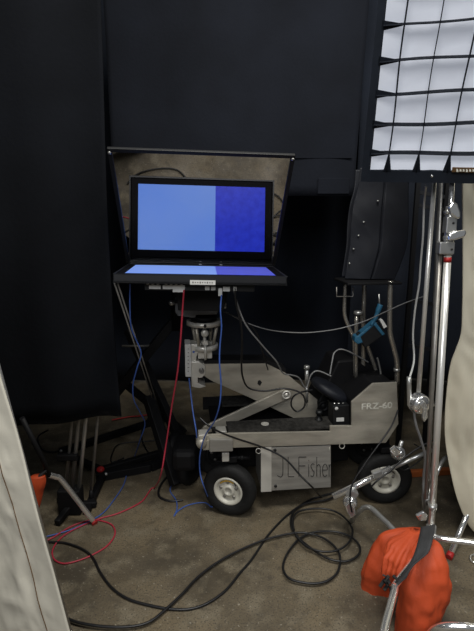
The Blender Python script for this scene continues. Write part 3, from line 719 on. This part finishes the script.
# ================================================================== MAIN CHROME STAND
def vert(px, py, Y, z): p = at(px, py, Y); return Vector((p.x, p.y, z))
SB = at(431, 535, 1.60); 
st = empty('chrome_stand', Vector((SB.x, SB.y, 0)), 'tall chrome light stand with two wing handles and an orange sandbag on its leg', 'light stand'); K = Local(st)
def zat(py, Y): return at(237, py, Y).z
topz = 1.60
col0 = Vector((SB.x, SB.y, SB.z-.03)); ct = at(447, 268, 1.60)
d_ = (ct-col0).normalized()
def along(z): return col0 + d_*((z-col0.z)/d_.z)
K.build(MB().cyl(along(SB.z-.04), along(zat(256, 1.6)), .0118, 20), 'column', M_polish)
K.build(MB().cyl(along(zat(256, 1.6)), along(topz), .0085, 16), 'riser', M_chrome)
off = Vector((-.0225, .010, 0))
K.build(MB().cyl(along(.40)+off, along(zat(254, 1.6))+off, .0075, 14), 'side_tube', M_dsteel)
c1 = MB(); c1.cyl(along(zat(255, 1.6)), along(zat(206, 1.6)), .0155, 20); c1.box(along(zat(248, 1.6))+Vector((-.010, .0, 0)), (.050, .034, .040)); c1.box(along(zat(225, 1.6)), (.034, .034, .052))
K.build(c1, 'collar', M_chrome2, bevel=.003)
K.build(MB().cyl(along(zat(262, 1.6)), along(zat(257, 1.6)), .0126, 20), 'red_label', M_red2)
for py in (223, 249): K.build(MB().lathe(along(zat(py, 1.6)) + Vector((.004, -.0172, 0)), (0, -1, 0), [(0, .004), (.002, .004), (.003, 0)], 10), 'rivet', M_ink)
def wing(pts, Y, K, w_=.018, name='wing_handle'):
    P = [at(x, y, Y) for x, y in pts]; n = Vector((0, .014, 0)); mb = MB().prism(P, n); return K.build(mb, name, M_chrome, bevel=.005)
wing([(449, 207), (453, 201), (458, 204), (461, 213), (461, 218), (457, 219), (451, 214)], 1.57, K)
K.build(MB().cyl(at(449.5, 211, 1.585), at(445, 213, 1.60), .008, 12), 'handle_bolt', M_chrome2)
wing([(449, 235), (457, 231), (466, 229.5), (467, 233), (465, 237), (456, 240), (449, 241)], 1.57, K)
K.build(MB().cyl(at(451, 238, 1.58), at(444, 238, 1.60), .008, 12), 'handle_bolt', M_chrome2)
s_ = MB(); s_.cyl(along(SB.z-.06), along(SB.z+.04), .018, 20); K.build(s_, 'leg_hub', M_chrome2); K.build(MB().cyl(along(zat(509, 1.6)), along(zat(504, 1.6)), .016, 20), 'column_ring', M_chrome2)
wing([(416, 516), (424, 512), (428, 516), (427, 521), (420, 521.5)], 1.565, K)
lg1 = [along(SB.z), at(440, 538.5, 1.57), at(474, 543, 1.53), at(500, 548, 1.50), fl(520, 590, .013)]
K.build(MB().tube(spline(lg1, 6), .0115, 14), 'leg', M_chrome)
lg2 = [along(SB.z+.01), at(417, 556, 1.46), at(396, 584, 1.33), at(394.5, 590, 1.29), at(384, 631, 1.10), at(380, 656, 1.03), fl(374, 705, .013)]
K.build(MB().tube(spline(lg2, 6), .0115, 14), 'leg', M_chrome)
lg3 = [along(SB.z+.02), at(405, 538, 1.66), at(386, 522, 1.76), at(372, 509, 1.84), at(365, 507.5, 1.88), at(359, 512, 1.92), fl(351, 521, .012)]
K.build(MB().tube(spline(lg3, 6), .0115, 14), 'leg', M_chrome2)
# low stand at bottom right corner
s2 = empty('floor_stand', fl(474, 650), 'polished chrome stand base curving in at the bottom right corner', 'stand base'); K = Local(s2)
pp = [fl(424, 646, .02), fl(431, 633, .10), fl(441, 627.5, .16), fl(456, 626.5, .18), fl(480, 629, .18), fl(520, 640, .10), fl(540, 660, .015)]
K.build(MB().tube(spline(pp, 8), .013, 14), 'leg', M_chrome)
K.build(MB().cyl(fl(424, 647, .0), fl(425, 644, .03), .017, 14), 'foot', M_ink)
# ================================================================== SECOND STAND behind (leg with red foot)
B2 = at(432, 500, 1.86); s3 = empty('chrome_stand', Vector((B2.x, B2.y, 0)), 'slim grey stand just behind the tall chrome stand', 'light stand'); K = Local(s3)
q0 = at(426.5, 505, 1.86); q1 = at(437, 262, 1.86); dd = (q1-q0).normalized()
def al2(z): return q0 + dd*((z-q0.z)/dd.z)
K.build(MB().cyl(al2(.20), al2(1.62), .0090, 16), 'column', M_dsteel)
K.build(MB().cyl(al2(.18), al2(.26), .02, 16), 'leg_hub', M_chrome2)
K.build(MB().tube(spline([al2(.24), at(444, 459, 1.98), at(456, 464, 2.08), at(470, 478, 2.15), fl(480, 492, .012)], 6), .009, 12), 'leg', M_chrome2)
K.build(MB().tube(spline([al2(.23), at(431, 470, 2.0), at(432, 474, 2.2), fl(433, 486, .012)], 6), .009, 12), 'leg', M_dsteel)
K.build(MB().tube(spline([al2(.21), at(430, 506, 1.78), fl(431, 548, .012)], 6), .009, 12), 'leg', M_dsteel)
s4 = empty('light_stand', Vector((at(484, 480, 2.05).x, 2.05, 0)), 'chrome stand mostly hidden behind the yellowish muslin, a red tipped leg showing', 'light stand'); K = Local(s4)
hx_ = Vector(s4.location)
K.build(MB().cyl(hx_ + Vector((0, 0, .20)), hx_ + Vector((0, 0, 1.5)), .0125, 16), 'column', M_chrome)
K.build(MB().tube([hx_ + Vector((0, 0, .24)), fl(449.5, 556, .014)], .0125, 14), 'leg', M_chrome)
K.build(MB().tube([hx_ + Vector((0, 0, .24)), hx_ + Vector((.30, .0, .012))], .0125, 14), 'leg', M_chrome)
K.build(MB().tube([hx_ + Vector((0, 0, .24)), hx_ + Vector((.0, .30, .012))], .0125, 14), 'leg', M_chrome)
K.build(MB().cyl(fl(451, 553, .020), fl(448.6, 557.5, .012), .0150, 12), 'foot_cap', M_red2)
s_ = empty('bent_hook', fl(478, 560), 'small chrome wire loop lying on the floor by the right leg', 'hook')
Local(s_).build(MB().tube(spline([fl(484, 556, .006), fl(476, 554.5, .006), fl(470.5, 556, .006), fl(471.5, 561, .006), fl(478, 563, .006), fl(486, 564, .006)], 6), .004, 8), 'wire', M_chrome)
# ================================================================== GRIP ARM hanging from softbox with clamp
ga = empty('grip_arm', at(418, 410, 1.72), 'slender chrome rod ending in a winged grip clamp, left of the tall stand', 'grip arm'); K = Local(ga)
K.build(MB().cyl(at(434.5, 180, 1.70), at(418.5, 392, 1.72), .0082, 12), 'rod', M_polish)
K.build(MB().lathe(at(420, 404, 1.72), (.25, -1, 0), [(-.03, .012), (-.03, .034), (-.022, .040), (-.016, .033), (-.008, .040), (.0, .033), (.006, .040), (.016, .034), (.022, .016), (.024, 0)], 28), 'grip_head', M_chrome)
wing([(419, 405), (424, 400), (428, 408), (428.5, 418), (424.5, 423), (422.5, 418), (423.5, 411)], 1.66, K)
K.build(MB().tube([at(409, 377, 1.73), at(409, 384, 1.73), at(409.5, 405, 1.73), at(414, 411, 1.73)], .0085, 12), 'side_pin', M_chrome2)
K.build(MB().cyl(at(419, 404, 1.735), at(433, 405, 1.86), .008, 12), 'mounting_pin', M_chrome2)
# ================================================================== LOW GRIP ARM over the rear wheel
la = empty('grip_arm', fl(352, 521), 'chrome grip arm lying low in front of the rear dolly wheel', 'grip arm'); K = Local(la)
ra, rb = at(333, 497, 1.93), at(391, 468.5, 1.96); rcx = at(432, 450, 2.0)
K.build(MB().tube([ra, rb], .0150, 16), 'rod', M_chrome)
K.build(MB().tube([rb, rcx], .0095, 14), 'rod_extension', M_chrome2)
DISC = [(-.022, .010), (-.022, .024), (-.014, .030), (-.006, .025), (0, .032), (.006, .025), (.014, .030), (.022, .022), (.024, .010), (.030, .010), (.030, 0)]
def grip_head(c_, ax, bolt_to, wing_pts, Y):
    h = K.build(MB().lathe(c_, ax, DISC, 26), 'grip_head', M_chrome)
    K.build(MB().cyl(c_, bolt_to, .0085, 12), 'clamp_bolt', M_chrome2, h) if False else K.build(MB().cyl(c_, bolt_to, .0085, 12), 'clamp_bolt', M_chrome2)
    wing(wing_pts, Y, K)
grip_head(at(350, 502, 1.90), (-.35, -1, .3), at(353, 522, 1.92), [(345, 506), (349, 502), (355, 508), (356, 515), (351, 519), (347, 512)], 1.86)
K.build(MB().box(at(352, 494, 1.91), (.04, .035, .045), Matrix.Rotation(.5, 3, 'Y')), 'clamp_block', M_chrome2, bevel=.006)
grip_head(at(398, 453, 1.98), (.2, -1, .5), at(402, 441, 1.98), [(390, 450), (395, 446), (401, 451), (400, 456), (394, 457)], 1.93)
K.build(MB().box(at(377, 473.5, 1.935), (.045, .03, .035), Matrix.Rotation(-.4, 3, 'Y')), 'clamp_block', M_chrome2, bevel=.006)
# orange plank on floor
pa, pb = fl(386, 475, .018), fl(480, 469, .018)
pk = MB().beam(pa, pb, .03, .035).build('wooden_plank', M_orange_plank, bevel=.003); tag(pk, 'long orange plank lying on the floor behind the chrome stands', 'plank')

# ================================================================== BLACK COVER over posts
bg = empty('vinyl_cover', at(368, 281, 2.42), 'black vinyl cover with a row of snaps hanging above the dolly posts', 'cover'); K = Local(bg)
BL = [(360, 168), (358, 188), (353.5, 205), (351, 225), (350, 245), (347.5, 262), (345, 279)]
BR = [(409, 168), (408.7, 190), (408.5, 210), (408, 230), (406.5, 246), (401, 263), (394, 280)]
BYY = D(367, 281, .18); BYY = (R3 @ BYY + DL).y
lp = spline([at(x, y, BYY) for x, y in BL], 6); rp_ = spline([at(x, y, BYY) for x, y in BR], 6)
def bfn(u, v):
    kf = (1-v)*(len(lp)-1); k = min(int(kf), len(lp)-2); kt = kf-k; a_ = lp[k].lerp(lp[k+1], kt); b_ = rp_[k].lerp(rp_[k+1], kt); p = a_ + (b_-a_)*u
    p = p.copy(); p.y += -.012*math.sin(math.pi*u)*(1-.3*v) + .008*noise.noise(Vector((p.x*6, p.z*6, 1))) + .006*abs(noise.noise(Vector((p.x*12+p.z*9, p.z*3, 3)))) + (.02 if .50 < u < .53 else 0)
    p.z = max(p.z, D(367, 281, .18).z+.010)
    return p
K.build(MB().sheet(bfn, 70, 60), 'front_sheet', M_bag, thick=.003, fix=False)
for x, y in ((378, 201), (363.8, 222), (358.5, 235.6), (353.5, 249), (349.5, 263.5)): K.build(MB().lathe(at(x, y, BYY-(.022 if x > 370 else .012)), (0, -1, 0), [(-.006, .005), (.003, .004), (.004, 0)], 12), 'snap', M_chrome2)
def bfn2(u, v):
    p = bfn(u, v); p = Vector(p); p.y = 2*BYY + .08 - p.y; return p
K.build(MB().sheet(bfn2, 40, 40), 'rear_sheet', M_bag, thick=.003, fix=False)
# upright frame behind at right of cover
K = Local(empty('steel_rack', Vector((at(415, 300, 2.8).x, 2.8, 0)), 'dark steel rack frame in shadow right of the vinyl cover', 'rack'))
s_ = MB()
xa_, xb_ = at(409, 300, 2.8).x, at(437, 300, 2.8).x
for x in (xa_, xb_): s_.box((x, 2.8, .9), (.025, .025, 1.8))
K.build(s_, 'upright', M_blackm)
for py in (192, 205, 300, 345):
    z = at(420, py, 2.8).z; K.build(MB().beam((xa_, 2.8, z), (xb_, 2.8, z-.03), .02, .02), 'cross_bar', M_bezel)
# ================================================================== POUCH with blue straps
pc = empty('equipment_pouch', at(371, 334, 2.2), 'black pouch with blue straps tilted against the dolly posts', 'pouch'); K = Local(pc)
PYY = (R3 @ D(371, 335, .05) + DL).y
K.build(MB().prism([at(x, y, PYY) for x, y in ((357, 336), (377.5, 321.5), (386.5, 334), (365.5, 348.5))], (0, .05, 0)), 'body', M_black, bevel=.006)
K.build(MB().prism([at(x, y, PYY-.003) for x, y in ((355.5, 338), (375.5, 321.5), (377, 323), (357.5, 340))], (0, .056, 0)), 'strap', M_bluecl, bevel=.003)
K.build(MB().prism([at(x, y, PYY-.006) for x, y in ((373.5, 324.7), (376, 322.5), (385, 334), (382.5, 336))], (0, .062, 0)), 'strap', M_bluecl, bevel=.003)
K.build(MB().prism([at(x, y, PYY-.004) for x, y in ((355, 337), (360, 335.5), (363, 342.5), (358, 344.5), (354.5, 342))], (0, .058, 0)), 'strap', M_bluecl, bevel=.004)
K.build(MB().tube(spline([at(x, y, PYY) for x, y in ((371, 325), (375, 319), (378, 311), (380.5, 304.5))], 5), [.008]*5+[.010]*5+[.013]*6, 10), 'clip', M_bluecl)
K.build(MB().prism([at(x, y, PYY-.012) for x, y in ((380, 320.5), (382.5, 319.5), (387, 326.5), (384, 328.5))], (0, .03, 0)), 'tag', M_white)

# ================================================================== CABLES
def cable(pts, r, m, label, group=None, name='cable', k=10):
    n = len(pts); sp = spline(pts, k)
    for p in sp: p.z = max(p.z, r)
    o = MB().tube(sp, r, 8).build(name, m, fix=False); tag(o, label, 'cable', group); return o
def F_(L, z): return [fl(x, y, z) for x, y in L]
cable([at(184, 290, yb-.01), at(182.5, 310, 1.86), at(180.5, 340, 1.88), at(177.5, 372, 1.92), at(172, 405, 1.97), at(166, 445, 2.02), at(160.5, 476, 2.03)] + F_([(154, 488), (141, 502), (119, 513), (100, 518.5), (79, 527), (62, 537), (53, 549), (54, 559), (64, 563.5), (80, 560), (95, 553.5), (108, 545), (115, 534), (112, 525), (100, 520.5), (88, 520.5), (70, 527), (50, 539), (30, 545)], .005), .0036, M_red, 'red cable dropping from the teleprompter to a loop on the floor')
cable([at(221.5, 295, yb-.008), at(220.5, 310, 1.84), at(221.5, 328, 1.85), at(220, 345, 1.86), at(219.5, 362, 1.86), at(221, 385, 1.87), at(219.5, 405, 1.88), at(214, 422, 1.93), at(205, 436, 2.0), at(200, 455, 2.03), at(200, 472, 2.05), at(204, 487, 2.04)] + F_([(211, 504), (212, 507)], .005), .0031, M_blue, 'blue cable hanging in front of the dolly arm and front wheel')
cable(F_([(211, 507), (206, 503), (197, 503), (186, 506), (178, 511), (174, 516), (177, 509)], .0045) + [at(176, 500, 2.2), at(170, 490, 2.3), at(176, 480, 2.4)], .0030, M_blue, 'short blue cable end lying left of the front dolly wheel')
cable([at(130, 284, 1.9), at(130, 310, 1.93), at(132, 330, 1.95), at(141, 352, 1.98), at(137, 368, 2.0), at(133, 385, 2.05), at(134, 400, 2.1), at(140, 412, 2.2), at(145, 424, 2.3), at(140, 440, 2.4)] + F_([(134, 458), (128, 470), (124, 484), (116, 497), (104, 512), (90, 521), (70, 530), (45, 537)], .005), .0030, M_blue, 'blue cable hanging behind the leaning rods at the left')
cable([at(189, 378, 2.2), at(191, 395, 2.15), at(193, 412, 2.1), at(196, 430, 2.06), at(197, 440, 2.08)], .0034, M_blue, 'short blue cable below the white plate at the arm tip')
cable([at(235, 288, yb), at(236, 303, 1.86), at(241, 325, 1.88), at(242, 345, 1.92), at(241.5, 365, 2.0), at(243, 378, 2.04), at(249, 388, 2.06), at(265, 391, 2.06), at(283, 388.5, 2.06), at(298, 391.5, 2.06), at(304.5, 398, 2.06), at(304, 407, 2.06), at(297, 411.5, 2.06), at(291.5, 406, 2.06), at(292.5, 398, 2.06), at(299, 393, 2.06), at(312, 390, 2.1)], .0042, M_blackc, 'black cable looping over the lifting arm')
cable([at(234, 289, yb), at(237, 303, 1.88), at(246, 325, 1.9), at(262, 345, 1.95), at(276, 361, 2.0), at(283, 373, 2.08), at(291, 375, 2.12), at(299, 378, 2.16), at(306, 388, 2.2), at(311, 375, 2.2), at(318, 371, 2.2), at(331, 376, 2.2)], .0034, M_greyc, 'thin grey cable crossing the top of the lifting arm')
cable([at(226, 312, 2.1), at(245, 322, 2.0), at(270, 330, 2.0), at(300, 332.8, 2.05), at(325, 331, 2.1), at(344, 327.5, 2.12), at(365, 321, 2.1), at(385, 312, 2.05), at(405, 303, 2.0), at(425, 296, 1.95)], .0024, M_greyc, 'thin grey cable running level from the dolly head to the posts')
cable([at(217, 309, 2.06), at(238, 318, 2.0), at(255, 330, 2.0), at(262, 350, 2.05), at(268, 370, 2.1)], .003, M_blackc, 'thin black cable sagging right of the dolly head')
cable([at(368, 362, 2.3), at(345, 350, 2.25), at(335, 352, 2.25), at(332, 362, 2.22), at(330, 374, 2.2)], .0034, M_greyc, 'short grey cable arching behind the dolly seat')
cable([at(426, 186, 1.75), at(424, 205, 1.8), at(423, 235, 1.82), at(420.5, 265, 1.85), at(419, 285, 1.86), at(415, 310, 1.88), at(413, 335, 1.9), at(414, 360, 1.88), at(409.5, 378, 1.76)], .004, M_white, 'white cord hanging down left of the grip arm rod')
cable([at(414, 411, 1.72), at(416, 425, 1.72), at(421, 440, 1.73), at(425, 458, 1.74), at(423.5, 478, 1.76), at(424, 500, 1.78)] + F_([(427, 522), (430, 530)], .005), .0050, M_greyc, 'grey cord dropping below the winged clamp')
cable([at(398, 410, 2.0), at(392, 425, 1.98), at(382, 440, 1.94), at(362, 468, 1.90), at(352, 485, 1.88), at(350, 500, 1.86), at(352, 512, 1.86)], .004, M_blackc, 'black cable hanging across the dolly rear to the low grip head')
cable([at(200, 418, 2.0), at(212, 428, 1.98), at(232, 437, 2.02), at(262, 447, 2.06), at(284, 458, 2.05), at(300, 475, 2.02), at(312, 487, 2.0)] + F_([(322, 497), (330, 494)], .006), .0045, M_blackc, 'black cable crossing the front of the lettered panel')
cable(F_([(20, 540), (48, 542), (65, 543), (82, 549), (93, 558), (100, 572), (112, 588), (128, 599), (150, 605.5), (170, 609), (190, 609), (208, 603), (226, 590), (240, 573), (252, 559), (266, 538), (278, 524), (290, 513), (308, 501), (326, 495), (345, 490)], .006), .0052, M_blackc, 'long black cable snaking across the floor past the left muslin')
cable(F_([(55, 605), (67, 618), (85, 624), (111, 627), (135, 626), (151, 621), (166, 609), (182, 594), (198, 577), (218, 562), (240, 550), (266, 539.5), (291, 533.5), (306, 533), (321, 537), (333, 545), (340, 556), (338, 571), (329, 580), (316, 583.5), (300, 582), (288, 577.5), (283, 567), (287, 554), (297, 541), (308, 534), (321, 531.5), (337, 532), (351, 537), (359, 545), (359.5, 553), (353, 559), (343, 561.5), (328, 558.5), (312, 549), (299, 538), (292, 528), (291, 518), (296, 509), (308, 503), (326, 500), (340, 494)], .0165), .0050, M_blackc, 'black cable wound into loose coils in front of the dolly')
cable(F_([(294, 530), (293, 519), (300, 511), (318, 508.5), (334, 511), (346, 519), (352.5, 530), (349, 542), (338, 550), (322, 551.5), (306, 546), (296, 536)], .026), .0046, M_blackc, 'smaller black cable ring lying on top of the coils')
cable(F_([(150, 415), (143, 428), (142, 440), (148, 452), (160, 462), (172, 466)], .006), .0045, M_blackc, 'black cable curving on the floor behind the tripod')
cable(F_([(112, 420), (128, 417), (146, 415), (158, 410)], .012), .005, M_red2, 'red cable lying along the floor behind the tripod')
cable(F_([(178, 470), (166, 478), (159, 489), (160, 497), (170, 501), (183, 500)], .006), .006, M_blackc, 'thick black cable curling under the front of the dolly')
cable(F_([(124, 458), (112, 462), (112, 454), (120, 444), (150, 441), (175, 438)], .006), .004, M_blackc, 'thin black cable on the far floor beneath the tripod')
cable(F_([(48, 430), (38, 437), (42, 449), (54, 452), (64, 447)], .006), .0045, M_blackc, 'black cable loop on the floor beneath the left curtain')
cable([at(434, 440, 1.98), at(420, 447, 1.96), at(404, 458, 1.94), at(390, 471, 1.92), at(378, 480, 1.90), at(372, 486, 1.9)], .004, M_blackc, 'black cable draped along the low grip arm')
cable([at(404, 448, 2.1), at(397, 460, 2.1), at(404, 470, 2.1), at(418, 462, 2.1), at(425, 452, 2.1), at(414, 444, 2.1)], .0035, M_blackc, 'small black cable knot beside the low grip head')
